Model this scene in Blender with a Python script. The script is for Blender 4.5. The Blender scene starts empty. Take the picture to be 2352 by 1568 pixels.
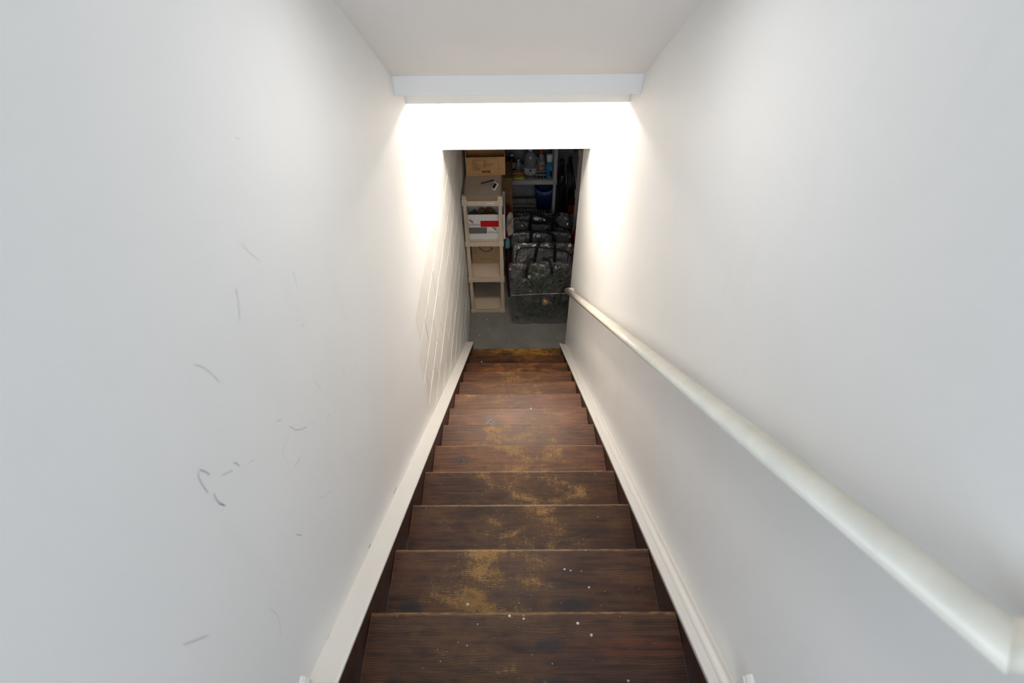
import bpy, bmesh, math, random
from mathutils import Vector, Matrix, noise
random.seed(7)
PI = math.pi
sc = bpy.context.scene
C = sc.collection

# ------------------------------------------------------------------ camera
CAM_P, CAM_YAW, CAM_ROLL, CAM_Z, FPX = .8218, .0072, -.0121, 4.038, 1226.1
def cam_axes():
    c, s = math.cos(CAM_YAW), math.sin(CAM_YAW)
    rz = Matrix(((c, -s, 0), (s, c, 0), (0, 0, 1)))
    F = rz @ Vector((0, math.cos(CAM_P), -math.sin(CAM_P)))
    U = rz @ Vector((0, math.sin(CAM_P), math.cos(CAM_P)))
    X = rz @ Vector((1, 0, 0))
    cr, sr = math.cos(CAM_ROLL), math.sin(CAM_ROLL)
    return X * cr + U * sr, U * cr - X * sr, F
cam = bpy.data.cameras.new('camera')
cam.sensor_width = 36
cam.lens = FPX * 36 / 2352
cam.clip_start = .01
cam.dof.use_dof = True
cam.dof.focus_distance = 3.0
cam.dof.aperture_fstop = 3.2
co = bpy.data.objects.new('camera', cam); C.objects.link(co)
_x, _u, _f = cam_axes()
co.matrix_world = Matrix(((_x.x, _u.x, -_f.x, 0), (_x.y, _u.y, -_f.y, 0), (_x.z, _u.z, -_f.z, CAM_Z), (0, 0, 0, 1)))
sc.camera = co

# ------------------------------------------------------------------ light
W = bpy.data.worlds.new('daylight'); sc.world = W; W.use_nodes = True
W.node_tree.nodes['Background'].inputs[0].default_value = (.62, .78, 1, 1)
W.node_tree.nodes['Background'].inputs[1].default_value = 1.0
def area(name, loc, rot, sx, sy, power, col):
    l = bpy.data.lights.new(name, 'AREA'); l.shape = 'RECTANGLE'; l.size = sx; l.size_y = sy
    l.energy = power; l.color = col
    o = bpy.data.objects.new(name, l); C.objects.link(o); o.location = loc; o.rotation_euler = rot
    return o
# cool daylight from behind the camera, coming through an invented hall window
area('hall_daylight_fill', (0, -2.52, 4.35), (PI/2, 0, 0), 1.3, 1.5, 44, (.74, .865, 1))
# invented hall ceiling lamp, unseen and without a fixture, added for light
area('hall_fill_light', (0, -1.05, 5.0), (0, 0, 0), .45, .45, 4, (.84, .92, 1))
# invented round lamp out of view above, added as fill for the mid walls
_l = area('stair_fill_light', (.02, 1.32 - .0297, 3.215 + (2.19 - 1.32) * .7377 - .0402), (-math.atan(.7377), 0, 0), .28, .28, 2.5, (.99, .985, .975))
_l.data.shape = 'DISK'
BULB_STRENGTH = 250
BULB_COL = (1, .915, .82, 1)
sc.view_settings.view_transform = 'Standard'
sc.view_settings.look = 'None'
sc.view_settings.gamma = 1
sc.view_settings.use_curve_mapping = False
sc.view_settings.exposure = 0.12

# ------------------------------------------------------------------ dimensions
XL, XR = -.477, .515           # finished wall faces of the stairwell
RUN, RISE = .252, .1859
NY0, NZ0 = .469, 2.4163        # nosing of the first tread below the landing
SLOPE = RISE / RUN
NOS = lambda y: NZ0 - (y - NY0) * SLOPE
LAND_Z = NZ0 + RISE
TXL, TXR = -.412, .450         # ends of the treads

# ------------------------------------------------------------------ materials
def nt(name):
    m = bpy.data.materials.new(name); m.use_nodes = True
    t = m.node_tree; b = t.nodes['Principled BSDF']
    return m, t, b
def N(t, kind, **kw):
    n = t.nodes.new(kind)
    for k, v in kw.items():
        if k.startswith('i_'):
            n.inputs[k[2:].replace('_', ' ')].default_value = v
        else: setattr(n, k, v)
    return n
def math_(t, op, a, b=None, c=None, clamp=False):
    n = t.nodes.new('ShaderNodeMath'); n.operation = op; n.use_clamp = clamp
    for i, v in enumerate((a, b, c)):
        if v is None: continue
        if isinstance(v, (int, float)): n.inputs[i].default_value = v
        else: t.links.new(v, n.inputs[i])
    return n.outputs[0]
def mix(t, fac, a, b):
    n = t.nodes.new('ShaderNodeMix'); n.data_type = 'RGBA'
    for i, v in ((0, fac), (6, a), (7, b)):
        if isinstance(v, (int, float)): n.inputs[i].default_value = v
        elif isinstance(v, tuple): n.inputs[i].default_value = (v + (1,))[:4]
        else: t.links.new(v, n.inputs[i])
    return n.outputs[2]
def ramp(t, v, a, b):
    n = N(t, 'ShaderNodeMapRange', clamp=True); n.inputs[1].default_value = a; n.inputs[2].default_value = b
    t.links.new(v, n.inputs[0]); return n.outputs[0]
def tex_noise(t, vec, scale, detail=3, rough=.55, dist=0):
    n = N(t, 'ShaderNodeTexNoise'); n.inputs['Scale'].default_value = scale
    n.inputs['Detail'].default_value = detail; n.inputs['Roughness'].default_value = rough
    n.inputs['Distortion'].default_value = dist
    if vec is not None: t.links.new(vec, n.inputs['Vector'])
    return n.outputs[0]
def mapping(t, src, loc=(0, 0, 0), scale=(1, 1, 1), rot=(0, 0, 0)):
    n = N(t, 'ShaderNodeMapping'); n.inputs[1].default_value = loc; n.inputs[2].default_value = rot; n.inputs[3].default_value = scale
    t.links.new(src, n.inputs[0]); return n.outputs[0]
def bump(t, b, h, strength, dist=.01):
    n = N(t, 'ShaderNodeBump'); n.inputs['Strength'].default_value = strength; n.inputs['Distance'].default_value = dist
    t.links.new(h, n.inputs['Height']); t.links.new(n.outputs[0], b.inputs['Normal'])
def objco(t): return N(t, 'ShaderNodeTexCoord').outputs['Object']
def setb(b, rough=.5, spec=.5, metal=0):
    b.inputs['Roughness'].default_value = rough; b.inputs['Specular IOR Level'].default_value = spec; b.inputs['Metallic'].default_value = metal

MATS = {}
def plain(name, col, rough=.5, spec=.5, var=.12, scale=30, bmp=0, bscale=120, metal=0):
    """a colour with procedural unevenness and fine relief"""
    if name in MATS: return MATS[name]
    m, t, b = nt(name); setb(b, rough, spec, metal)
    o = objco(t)
    n = tex_noise(t, o, scale, 4)
    dark = tuple(c * (1 - var) for c in col); lite = tuple(min(1, c * (1 + var)) for c in col)
    t.links.new(mix(t, ramp(t, n, .3, .7), dark, lite), b.inputs['Base Color'])
    if bmp: bump(t, b, tex_noise(t, o, bscale, 3), bmp, .004)
    MATS[name] = m
    return m
def paint_wall(name, col, tint, rough=.55, bmp=.12):
    m, t, b = nt(name); setb(b, rough, .3)
    o = objco(t)
    big = tex_noise(t, o, 1.7, 3); sm = tex_noise(t, mapping(t, o, scale=(1, 1, .35)), 9, 5)
    c = mix(t, ramp(t, big, .45, .8), col, tint)
    c = mix(t, math_(t, 'MULTIPLY', ramp(t, sm, .60, .78), .14), c, tuple(x * .86 for x in tint))
    t.links.new(c, b.inputs['Base Color'])
    h = math_(t, 'ADD', math_(t, 'MULTIPLY', tex_noise(t, o, 260, 2), .35), math_(t, 'MULTIPLY', tex_noise(t, o, 4, 2), .8))
    bump(t, b, h, bmp, .006)
    MATS[name] = m; return m
paint_wall('wall_paint', (.89, .885, .872), (.86, .85, .83))
paint_wall('ceiling_paint', (.88, .855, .825), (.86, .835, .80), .7)
paint_wall('beam_paint', (.88, .88, .875), (.86, .86, .845), .45)
paint_wall('header_paint', (.88, .865, .84), (.86, .84, .815), .6)
paint_wall('trim_paint', (.80, .78, .74), (.77, .745, .70), .38, .08)
def block_paint():
    m, t, b = nt('block_paint'); setb(b, .42, .35)
    o = N(t, 'ShaderNodeNewGeometry').outputs['Position']
    c = mix(t, ramp(t, tex_noise(t, o, 6, 4), .4, .75), (.87, .85, .815), (.80, .775, .73))
    t.links.new(c, b.inputs['Base Color'])
    bump(t, b, tex_noise(t, o, 140, 4, .7), .45, .004)
    MATS['block_paint'] = m
block_paint()
plain('mortar_paint', (.77, .74, .69), .55, .3, .15, 60, .3)
plain('rail_paint', (.85, .80, .685), .38, .45, .06, 14, .08, 40)
plain('block_scar', (.42, .40, .385), .8, .2, .3, 90)
plain('scuff', (.40, .405, .41), .8, .1, .25, 80)
plain('scuff_light', (.70, .695, .69), .8, .1, .1, 80)
plain('scuff_red', (.72, .66, .63), .8, .1, .1, 80)
plain('gap_dark', (.05, .045, .055), .9, .1)
plain('crumb', (.78, .76, .72), .7, .3)

def wood(name, seed, wear, base_mul=1.0, gold=(.40, .215, .065), cx=0., knots=(), blots=(), reds=(), grain=1.0, wear_w=0.33):
    m, t, b = nt(name)
    o = objco(t)
    sep = N(t, 'ShaderNodeSeparateXYZ'); t.links.new(o, sep.inputs[0])
    x, y = sep.outputs[0], sep.outputs[1]
    def ell(k):
        kx, ky, rx, ry = k[:4]
        dx = math_(t, 'DIVIDE', math_(t, 'SUBTRACT', x, kx), rx); dy = math_(t, 'DIVIDE', math_(t, 'SUBTRACT', y, ky), ry)
        return math_(t, 'ADD', math_(t, 'MULTIPLY', dx, dx), math_(t, 'MULTIPLY', dy, dy))
    def bell(k): return math_(t, 'POWER', 2.718, math_(t, 'MULTIPLY', ell(k), -1))
    # grain lines run along x and bend round the knots
    yy = math_(t, 'ADD', y, math_(t, 'MULTIPLY', math_(t, 'SUBTRACT', tex_noise(t, mapping(t, o, (seed, seed * 2, 0), (2.2, 3, 1)), 1.4, 2), .5), (.045 * grain)))
    for k in knots:
        yy = math_(t, 'ADD', yy, math_(t, 'MULTIPLY', bell((k[0], k[1], k[2] * 2.2, k[3] * 2.2)), .022))
    comb = N(t, 'ShaderNodeCombineXYZ'); t.links.new(math_(t, 'MULTIPLY', x, .06), comb.inputs[0]); t.links.new(yy, comb.inputs[1])
    comb.inputs[2].default_value = seed
    wv = N(t, 'ShaderNodeTexWave', wave_type='BANDS', bands_direction='Y'); wv.inputs['Scale'].default_value = 52
    wv.inputs['Distortion'].default_value = 1.1; wv.inputs['Detail'].default_value = 3; wv.inputs['Detail Scale'].default_value = 2
    t.links.new(comb.outputs[0], wv.inputs[0]); g = wv.outputs[1]
    streak = tex_noise(t, mapping(t, o, (seed * 3, 0, 0), (1.5, 26, 1)), 3, 5, .65)
    patch = tex_noise(t, mapping(t, o, (seed, seed * .7, 0), (3, 7, 1)), 1.6, 4, .6)
    fine = tex_noise(t, mapping(t, o, (seed, 4, 0), (7, 120, 1)), 3, 4, .7)
    d1 = tuple(c * base_mul for c in (.024, .0082, .0050)); d2 = tuple(c * base_mul for c in (.110, .042, .0165))
    col = mix(t, ramp(t, streak, .38, .64), d1, d2)
    col = mix(t, math_(t, 'MULTIPLY', ramp(t, g, .45, .95), .22), col, d2)
    col = mix(t, math_(t, 'MULTIPLY', ramp(t, fine, .5, .75), .45), col, d1)
    col = mix(t, math_(t, 'MULTIPLY', ramp(t, patch, .48, .70), .65), col, tuple(c * 1.5 for c in d2))
    col = mix(t, math_(t, 'MULTIPLY', ramp(t, g, .50, .10), .55), col, d1)
    # worn places: more in the middle of the tread, broken up along the grain and by cross scratches
    blot = tex_noise(t, mapping(t, o, (seed * 1.7, seed, 0), (4.2, 9, 1)), 1.3, 5, .7, .4)
    cross = tex_noise(t, mapping(t, o, (seed, 0, 0), (34, 6, 1)), 2.2, 5, .75, .5)
    speck = tex_noise(t, mapping(t, o, (0, seed, 0), (1, 2.2, 1)), 95, 3, .7)
    mid = math_(t, 'POWER', 2.718, math_(t, 'MULTIPLY', math_(t, 'POWER', math_(t, 'DIVIDE', math_(t, 'SUBTRACT', x, cx), wear_w), 2), -1))
    base_w = math_(t, 'ADD', math_(t, 'MULTIPLY', mid, .27), blot)
    # a broad thinning of the stain, then bare specks, scratches and grain ridges inside it
    soft = ramp(t, base_w, .70 - wear * .25, 1.05 - wear * .25)
    tan = tuple(c * .46 for c in gold)
    col = mix(t, math_(t, 'MULTIPLY', math_(t, 'MULTIPLY', soft, .80), ramp(t, fine, .30, .62)), col, tan)
    w = math_(t, 'ADD', base_w, math_(t, 'MULTIPLY', g, .07)); w = math_(t, 'ADD', w, math_(t, 'MULTIPLY', cross, .30))
    speck2 = tex_noise(t, mapping(t, o, (seed, 2 * seed, 0), (1.6, 1, 1)), 260, 2, .6)
    w = math_(t, 'ADD', w, math_(t, 'MULTIPLY', speck, .48)); w = math_(t, 'ADD', w, math_(t, 'MULTIPLY', speck2, .36))
    wm = ramp(t, w, 1.555 - wear * .32, 1.685 - wear * .31)
    col = mix(t, math_(t, 'MULTIPLY', wm, .88), col, gold)
    # the nosing edge is rubbed through
    edge = math_(t, 'MULTIPLY', ramp(t, y, .125, .137), ramp(t, tex_noise(t, mapping(t, o, (seed, 0, 0), (16, 60, 1)), 1.5, 4), .40, .70))
    col = mix(t, math_(t, 'MULTIPLY', edge, .75), col, gold)
    endl = ramp(t, math_(t, 'ABSOLUTE', x), .4258, .4268)
    col = mix(t, math_(t, 'MULTIPLY', endl, math_(t, 'MULTIPLY', ramp(t, streak, .3, .6), .7)), col, (.22, .115, .06))
    for k in knots:
        e = ell(k)
        inner = math_(t, 'SUBTRACT', 1, ramp(t, math_(t, 'ADD', e, math_(t, 'MULTIPLY', tex_noise(t, o, 60, 4, .7), 1.6)), .9, 1.9))
        kc = mix(t, ramp(t, tex_noise(t, mapping(t, o, (1, 1, 0), (14, 34, 1)), 4, 4, .75), .35, .65), (.018, .010, .007), k[4] if len(k) > 4 else (.11, .062, .045))
        col = mix(t, inner, col, kc)
    for k in blots:
        e = ell(k)
        a = math_(t, 'SUBTRACT', 1, ramp(t, math_(t, 'ADD', e, math_(t, 'MULTIPLY', tex_noise(t, o, 22, 4, .7), 1.9)), 1.0, 2.0))
        col = mix(t, math_(t, 'MULTIPLY', a, .85), col, k[4] if len(k) > 4 else (.016, .015, .019))
    for k in reds:
        a = math_(t, 'MULTIPLY', bell(k), ramp(t, streak, .42, .62))
        col = mix(t, a, col, (.17, .024, .008))
    t.links.new(col, b.inputs['Base Color'])
    r = math_(t, 'ADD', .42, math_(t, 'MULTIPLY', wm, .2)); t.links.new(r, b.inputs['Roughness'])
    b.inputs['Specular IOR Level'].default_value = .42
    bump(t, b, math_(t, 'ADD', math_(t, 'MULTIPLY', g, .25), math_(t, 'ADD', math_(t, 'MULTIPLY', fine, .8), math_(t, 'MULTIPLY', streak, .5))), .30, .0012)
    MATS[name] = m; return m
plain('stringer_wood', (.050, .0185, .0100), .45, .4, .45, 22, .2, 160)

def concrete():
    m, t, b = nt('floor_paint'); setb(b, .5, .35)
    o = objco(t)
    c = mix(t, ramp(t, tex_noise(t, o, 5, 5, .65), .35, .7), (.165, .162, .148), (.225, .218, .198))
    c = mix(t, math_(t, 'MULTIPLY', ramp(t, tex_noise(t, o, 90, 3), .6, .7), .4), c, (.27, .26, .25))
    t.links.new(c, b.inputs['Base Color']); bump(t, b, tex_noise(t, o, 60, 4), .2, .003)
    MATS['floor_paint'] = m
concrete()
plain('dark_masonry', (.40, .345, .335), .85, .2, .25, 9, .3)
plain('basement_joist', (.42, .35, .28), .8, .2, .3, 12)
plain('resin', (.60, .485, .36), .5, .35, .05, 60, .12, 300)
plain('resin_grey', (.58, .52, .46), .5, .35, .06, 60, .1, 300)
plain('cardboard', (.60, .34, .15), .75, .2, .07, 26, .1, 200)
plain('cardboard_dull', (.52, .35, .19), .75, .2, .07, 26, .1, 200)
plain('cardboard_dark', (.20, .115, .05), .8, .15, .1, 20)
plain('card_ink', (.055, .033, .022), .8, .1)
plain('white_card', (.74, .72, .70), .6, .3, .04, 30)
plain('red_ink', (.50, .006, .008), .55, .3, .05)
plain('grey_ink', (.16, .145, .14), .6, .3, .05)
plain('black_ink', (.02, .02, .022), .6, .3)
plain('black_plastic', (.010, .010, .011), .4, .4)
plain('webbing', (.008, .008, .009), .75, .25, .3, 300, .3, 500)
plain('white_plastic', (.80, .78, .74), .4, .4, .04)
plain('screen_black', (.012, .014, .014), .15, .5)
plain('blue_bin', (.010, .028, .105), .4, .4, .1)
plain('blue_can', (.03, .28, .56), .3, .5, .35, 16)
plain('navy', (.02, .02, .12), .35, .5)
plain('pink_print', (.55, .36, .40), .45, .4)
plain('label_cream', (.62, .60, .50), .6, .3, .05)
plain('label_green', (.02, .05, .035), .5, .3)
plain('label_peach', (.55, .36, .30), .6, .3)
plain('label_blue', (.15, .20, .27), .6, .3)
plain('orange_cap', (.62, .085, .025), .4, .4)
plain('clear_grey', (.27, .25, .26), .2, .6, .15, 20)
plain('amber_brown', (.018, .014, .014), .2, .6)
plain('snack_yellow', (.62, .48, .03), .25, .6, .3, 18, .5, 60)
plain('snack_orange', (.36, .16, .05), .4, .4, .25, 24)
plain('red_cloth', (.16, .008, .008), .7, .2, .3, 30, .3)
plain('red_case', (.40, .018, .012), .5, .3, .12, 20)
plain('maroon', (.05, .006, .008), .6, .3, .2, 20)
plain('steel', (.35, .37, .42), .25, .5, .1, 20, 0, 1, 1)
plain('gold', (.75, .42, .06), .28, .6, .15, 14, .2, 60, .5)
plain('dark_fill', (.08, .074, .07), .9, .1, .6, 14, .6, 30)
plain('green_fill', (.014, .030, .016), .85, .15, .7, 12, .8, 40)
plain('pine_green', (.03, .075, .035), .7, .2, .6, 25)
plain('sack_print', (.45, .39, .31), .5, .4, .35, 16, .3, 50)
plain('sack_teal', (.10, .26, .28), .5, .4, .35, 20)
plain('porcelain', (.8, .78, .75), .25, .5)
def emit(name, col, s):
    m, t, b = nt(name); t.nodes.remove(b)
    e = N(t, 'ShaderNodeEmission'); e.inputs[0].default_value = col; e.inputs[1].default_value = s
    t.links.new(e.outputs[0], t.nodes['Material Output'].inputs[0]); MATS[name] = m
emit('bulb_glow', BULB_COL, BULB_STRENGTH)
def vinyl(name, alpha, tint, grey, fs=1.0, gloss=.4):
    """clear sheet plastic: see-through, with bright gloss on its creases"""
    m, t, b = nt(name); o = objco(t)
    setb(b, .24, 1.0); b.inputs['Base Color'].default_value = grey + (1,)
    tr = N(t, 'ShaderNodeBsdfTransparent'); tr.inputs[0].default_value = tint + (1,)
    ms = N(t, 'ShaderNodeMixShader'); gl = N(t, 'ShaderNodeBsdfGlossy'); gl.inputs['Color'].default_value = (.9, .89, .88, 1); gl.inputs['Roughness'].default_value = .17
    m2 = N(t, 'ShaderNodeMixShader'); m2.inputs[0].default_value = gloss
    t.links.new(b.outputs[0], m2.inputs[1]); t.links.new(gl.outputs[0], m2.inputs[2])
    fac = math_(t, 'MULTIPLY_ADD', ramp(t, tex_noise(t, o, 5, 4, .6), .35, .7), alpha * .5, alpha * .75)
    t.links.new(fac, ms.inputs[0])
    t.links.new(tr.outputs[0], ms.inputs[1]); t.links.new(m2.outputs[0], ms.inputs[2])
    t.links.new(ms.outputs[0], t.nodes['Material Output'].inputs[0])
    v = N(t, 'ShaderNodeTexVoronoi', feature='DISTANCE_TO_EDGE'); v.inputs['Scale'].default_value = 13 * fs
    t.links.new(mapping(t, o, (0, 0, 0), (1, 1, .6), (.3, .5, .6)), v.inputs[0])
    h = math_(t, 'ADD', math_(t, 'MULTIPLY', tex_noise(t, mapping(t, o, (0, 0, 0), (1, 1, .5), (0, .6, .4)), 15 * fs, 3, .55, .7), 1.0), math_(t, 'MULTIPLY', v.outputs[0], .8))
    bump(t, b, h, 1.0, .05 / fs); t.links.new(b.inputs['Normal'].links[0].from_socket, gl.inputs['Normal'])
    MATS[name] = m
vinyl('vinyl_clear', .30, (.90, .90, .90), (.34, .33, .33), 1.0, .6)
vinyl('vinyl_milky', .60, (.75, .74, .74), (.44, .42, .415), .6, .45)

# ------------------------------------------------------------------ mesh helpers
def link(name, me, mat, parent=None, smooth=False):
    if mat: me.materials.append(MATS[mat] if isinstance(mat, str) else mat)
    o = bpy.data.objects.new(name, me); C.objects.link(o)
    if parent: o.parent = parent
    if smooth:
        for p in me.polygons: p.use_smooth = True
    return o
def obj(name, bm, mat, parent=None, smooth=False):
    bmesh.ops.recalc_face_normals(bm, faces=bm.faces)
    me = bpy.data.meshes.new(name); bm.to_mesh(me); bm.free()
    return link(name, me, mat, parent, smooth)
def structure(o): o['kind'] = 'structure'; return o
def tag(o, label, cat, group=None):
    o['label'] = label; o['category'] = cat
    if group: o['group'] = group
    return o
def thing(name, label, cat, loc=(0, 0, 0), rz=0, group=None):
    o = bpy.data.objects.new(name, None); C.objects.link(o); o.empty_display_size = .05
    o.location = loc; o.rotation_euler = (0, 0, rz)
    return tag(o, label, cat, group)
def add_box(bm, lo, hi, bevel=0, seg=2):
    r = bmesh.ops.create_cube(bm, size=1)
    vs = r['verts']
    for v in vs:
        v.co = Vector([lo[i] + (v.co[i] + .5) * (hi[i] - lo[i]) for i in range(3)])
    if bevel:
        es = list({e for v in vs for e in v.link_edges})
        bmesh.ops.bevel(bm, geom=es, offset=bevel, segments=seg, affect='EDGES', profile=.5)
def box(name, lo, hi, mat, parent=None, bevel=0, seg=2):
    bm = bmesh.new(); add_box(bm, lo, hi, bevel, seg)
    return obj(name, bm, mat, parent)
def cbox(name, lo, hi, mat, parent=None, bevel=0, seg=2):
    """box with its own origin at its centre"""
    c = [(a + b) / 2 for a, b in zip(lo, hi)]
    o = box(name, [a - k for a, k in zip(lo, c)], [b - k for b, k in zip(hi, c)], mat, parent, bevel, seg)
    o.location = c; return o
def prism(name, pts, axis, a, b, mat, parent=None, bevel=0):
    """polygon pts extruded along axis from a to b; pts are the two other coordinates in order"""
    bm = bmesh.new()
    def mk(p, h):
        q = list(p); q.insert(axis, h); return bm.verts.new(q)
    lo = [mk(p, a) for p in pts]; hi = [mk(p, b) for p in pts]; n = len(pts)
    bm.faces.new(lo); bm.faces.new(hi[::-1])
    for i in range(n): bm.faces.new((lo[i], hi[i], hi[(i + 1) % n], lo[(i + 1) % n]))
    if bevel: bmesh.ops.bevel(bm, geom=list(bm.edges), offset=bevel, segments=2, affect='EDGES', profile=.5)
    bmesh.ops.triangulate(bm, faces=[f for f in bm.faces if len(f.verts) > 4])
    return obj(name, bm, mat, parent)
def add_lathe(bm, prof, center=(0, 0, 0), seg=24, sx=1, sy=1):
    rings = []
    for r, z in prof:
        rings.append([bm.verts.new((center[0] + r * sx * math.cos(2 * PI * i / seg), center[1] + r * sy * math.sin(2 * PI * i / seg), center[2] + z)) for i in range(seg)])
    for a, b in zip(rings, rings[1:]):
        for i in range(seg): bm.faces.new((a[i], a[(i + 1) % seg], b[(i + 1) % seg], b[i]))
    bm.faces.new(rings[0][::-1]); bm.faces.new(rings[-1])
def lathe(name, prof, mat, parent=None, center=(0, 0, 0), seg=24, sx=1, sy=1):
    bm = bmesh.new(); add_lathe(bm, prof, center, seg, sx, sy); return obj(name, bm, mat, parent, True)
def add_tube(bm, pts, r, seg=12, cap=True):
    pts = [Vector(p) for p in pts]; rings = []
    d0 = (pts[1] - pts[0]).normalized(); up = Vector((0, 0, 1)) if abs(d0.z) < .9 else Vector((1, 0, 0))
    a = d0.cross(up).normalized()
    for i, p in enumerate(pts):
        if i == 0: d = d0
        elif i == len(pts) - 1: d = (pts[-1] - pts[-2]).normalized()
        else: d = ((pts[i] - pts[i - 1]).normalized() + (pts[i + 1] - pts[i]).normalized()).normalized()
        a = (a - d * a.dot(d)).normalized(); b = d.cross(a)
        k = 1
        if 0 < i < len(pts) - 1:
            c = max(.35, d.dot((pts[i] - pts[i - 1]).normalized())); k = 1
        rr = r[i] if isinstance(r, (list, tuple)) else r
        rings.append([bm.verts.new(p + (a * math.cos(2 * PI * j / seg) + b * math.sin(2 * PI * j / seg)) * rr) for j in range(seg)])
    for q, s in zip(rings, rings[1:]):
        for j in range(seg): bm.faces.new((q[j], q[(j + 1) % seg], s[(j + 1) % seg], s[j]))
    if cap: bm.faces.new(rings[0][::-1]); bm.faces.new(rings[-1])
def tube(name, pts, r, mat, parent=None, seg=12):
    bm = bmesh.new(); add_tube(bm, pts, r, seg); return obj(name, bm, mat, parent, True)
def spline(pts, n=6):
    """Catmull-Rom through pts"""
    P = [Vector(p) for p in pts]; P = [P[0] * 2 - P[1]] + P + [P[-1] * 2 - P[-2]]; out = []
    for i in range(1, len(P) - 2):
        for k in range(n):
            u = k / n; a, b, c, d = P[i - 1], P[i], P[i + 1], P[i + 2]
            out.append(.5 * ((2 * b) + (c - a) * u + (2 * a - 5 * b + 4 * c - d) * u * u + (3 * b - a - 3 * c + d) * u ** 3))
    out.append(P[-2]); return out
def strap(name, pts, width, side, mat, parent=None, thick=.003):
    """flat webbing along pts; side = direction of its width"""
    pts = [Vector(p) for p in pts]; s = Vector(side).normalized(); bm = bmesh.new(); rows = []
    for i, p in enumerate(pts):
        d = (pts[min(i + 1, len(pts) - 1)] - pts[max(i - 1, 0)]).normalized()
        w = (s - d * s.dot(d)).normalized(); n = d.cross(w)
        rows.append([bm.verts.new(p + w * (sx * width / 2) + n * (sn * thick / 2)) for sx, sn in ((-1, -1), (1, -1), (1, 1), (-1, 1))])
    for a, b in zip(rows, rows[1:]):
        for j in range(4): bm.faces.new((a[j], a[(j + 1) % 4], b[(j + 1) % 4], b[j]))
    bm.faces.new(rows[0][::-1]); bm.faces.new(rows[-1])
    return obj(name, bm, mat, parent)
def text(name, body, size, mat, parent, loc, rot, thick=.0006, squash=1):
    cu = bpy.data.curves.new(name, 'FONT'); cu.body = body; cu.size = size; cu.extrude = thick / 2
    cu.align_x = 'LEFT'; cu.resolution_u = 3
    tmp = bpy.data.objects.new('tmp', cu); C.objects.link(tmp)
    dg = bpy.context.evaluated_depsgraph_get()
    me = bpy.data.meshes.new_from_object(tmp.evaluated_get(dg))
    bpy.data.objects.remove(tmp)
    me.materials.clear()
    o = link(name, me, mat, parent); o.location = loc; o.rotation_euler = rot; o.scale.x = squash / max(1e-6, max(v.co.x for v in me.vertices) - min(v.co.x for v in me.vertices)) if squash != 1 else 1
    return o

# ------------------------------------------------------------------ the setting
BACK_Y = 5.95
structure(cbox('floor', (-.62, 3.2, -.1), (3.2, BACK_Y + .12, 0), 'floor_paint'))
structure(box('floor_landing', (-1.6, -2.6, LAND_Z - .12), (1.6, NY0 - RUN - .001, LAND_Z), 'stringer_wood'))
# left wall: painted plasterboard above and before the block foundation wall
COURSE = .2032; ZTOP = 2.238
EDGE_Y = 1.735
pl = [(-.55, LAND_Z - .1), (-.55, 5.1), (3.48, 5.1), (3.48, ZTOP), (1.826, ZTOP), (1.823, ZTOP - COURSE), (1.745, ZTOP - COURSE - .004), (1.742, 1.35), (1.0, 1.3), (-.2, 2.3)]
wl = structure(prism('wall_left', pl, 0, -.60, XL + .0015, 'wall_paint'))
bw = structure(box('wall_left_foundation', (-.62, 1.2, 0), (XL - .0046, BACK_Y, 2.45), 'mortar_paint'))
bmesh_cache = {}
def block_mesh(L):
    key = round(L, 3)
    if key not in bmesh_cache:
        bm = bmesh.new(); add_box(bm, (-.006, -L / 2, -COURSE / 2 + .0022), (.006, L / 2, COURSE / 2 - .0022), .0026, 1)
        bmesh.ops.recalc_face_normals(bm, faces=bm.faces)
        me = bpy.data.meshes.new('block'); bm.to_mesh(me); bm.free(); me.materials.append(MATS['block_paint']); bmesh_cache[key] = me
    return bmesh_cache[key]
rb = random.Random(4)
for ci in range(12):
    z1 = ZTOP + COURSE - ci * COURSE; z0 = max(z1 - COURSE, 0)
    if z1 - z0 < .05: continue
    y = 1.43 if ci % 2 else 1.63
    while y < BACK_Y - .05:
        yc, ye = y, min(y + .4, BACK_Y)
        # blocks wholly behind the plasterboard are not there to see
        if ye > (EDGE_Y if ci else 3.40) and z0 > NOS(ye) - .1:
            L = ye - yc - .005
            o = bpy.data.objects.new('block', block_mesh(L)); C.objects.link(o); o.parent = bw
            o.location = (XL - .0075 + rb.uniform(-.0008, .0008), (yc + ye) / 2, (z0 + z1) / 2)
        y += .4
# open joints where the paint never bridged the gap
def ribbon_wall(name, pts, w, mat, parent, x, sgn=1):
    """thin mark lying on a wall of constant x; pts are (y, z)"""
    bm = bmesh.new(); P = [Vector((0, a, b)) for a, b in pts]; rows = []
    for i, p in enumerate(P):
        d = (P[min(i + 1, len(P) - 1)] - P[max(i - 1, 0)]).normalized(); n = Vector((0, -d.z, d.y))
        ww = w * (.25 if i in (0, len(P) - 1) else 1) / 2
        rows.append((bm.verts.new(p + n * ww + Vector((x, 0, 0))), bm.verts.new(p - n * ww + Vector((x, 0, 0)))))
    for a, b in zip(rows, rows[1:]): bm.faces.new((a[0], a[1], b[1], b[0]))
    return obj(name, bm, mat, parent)
for (y, za, zb) in [(1.828, 2.222, 2.11), (2.206, 2.15, 2.05), (2.405, 2.0, 1.86), (2.032, 2.015, 1.87), (2.232, 1.82, 1.66), (2.457, 1.625, 1.44), (1.838, 1.826, 1.66), (2.084, 1.60, 1.46), (2.255, 1.42, 1.26), (1.752, 2.02, 1.90), (1.742, 1.75, 1.56)]:
    ribbon_wall('open_joint', [(y, za), (y + .004, (za + zb) / 2), (y + .003, zb)], .0028, 'block_scar', bw if y > 1.8 else wl, XL - .0013 if y > 1.83 else XL + .0019)
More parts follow.
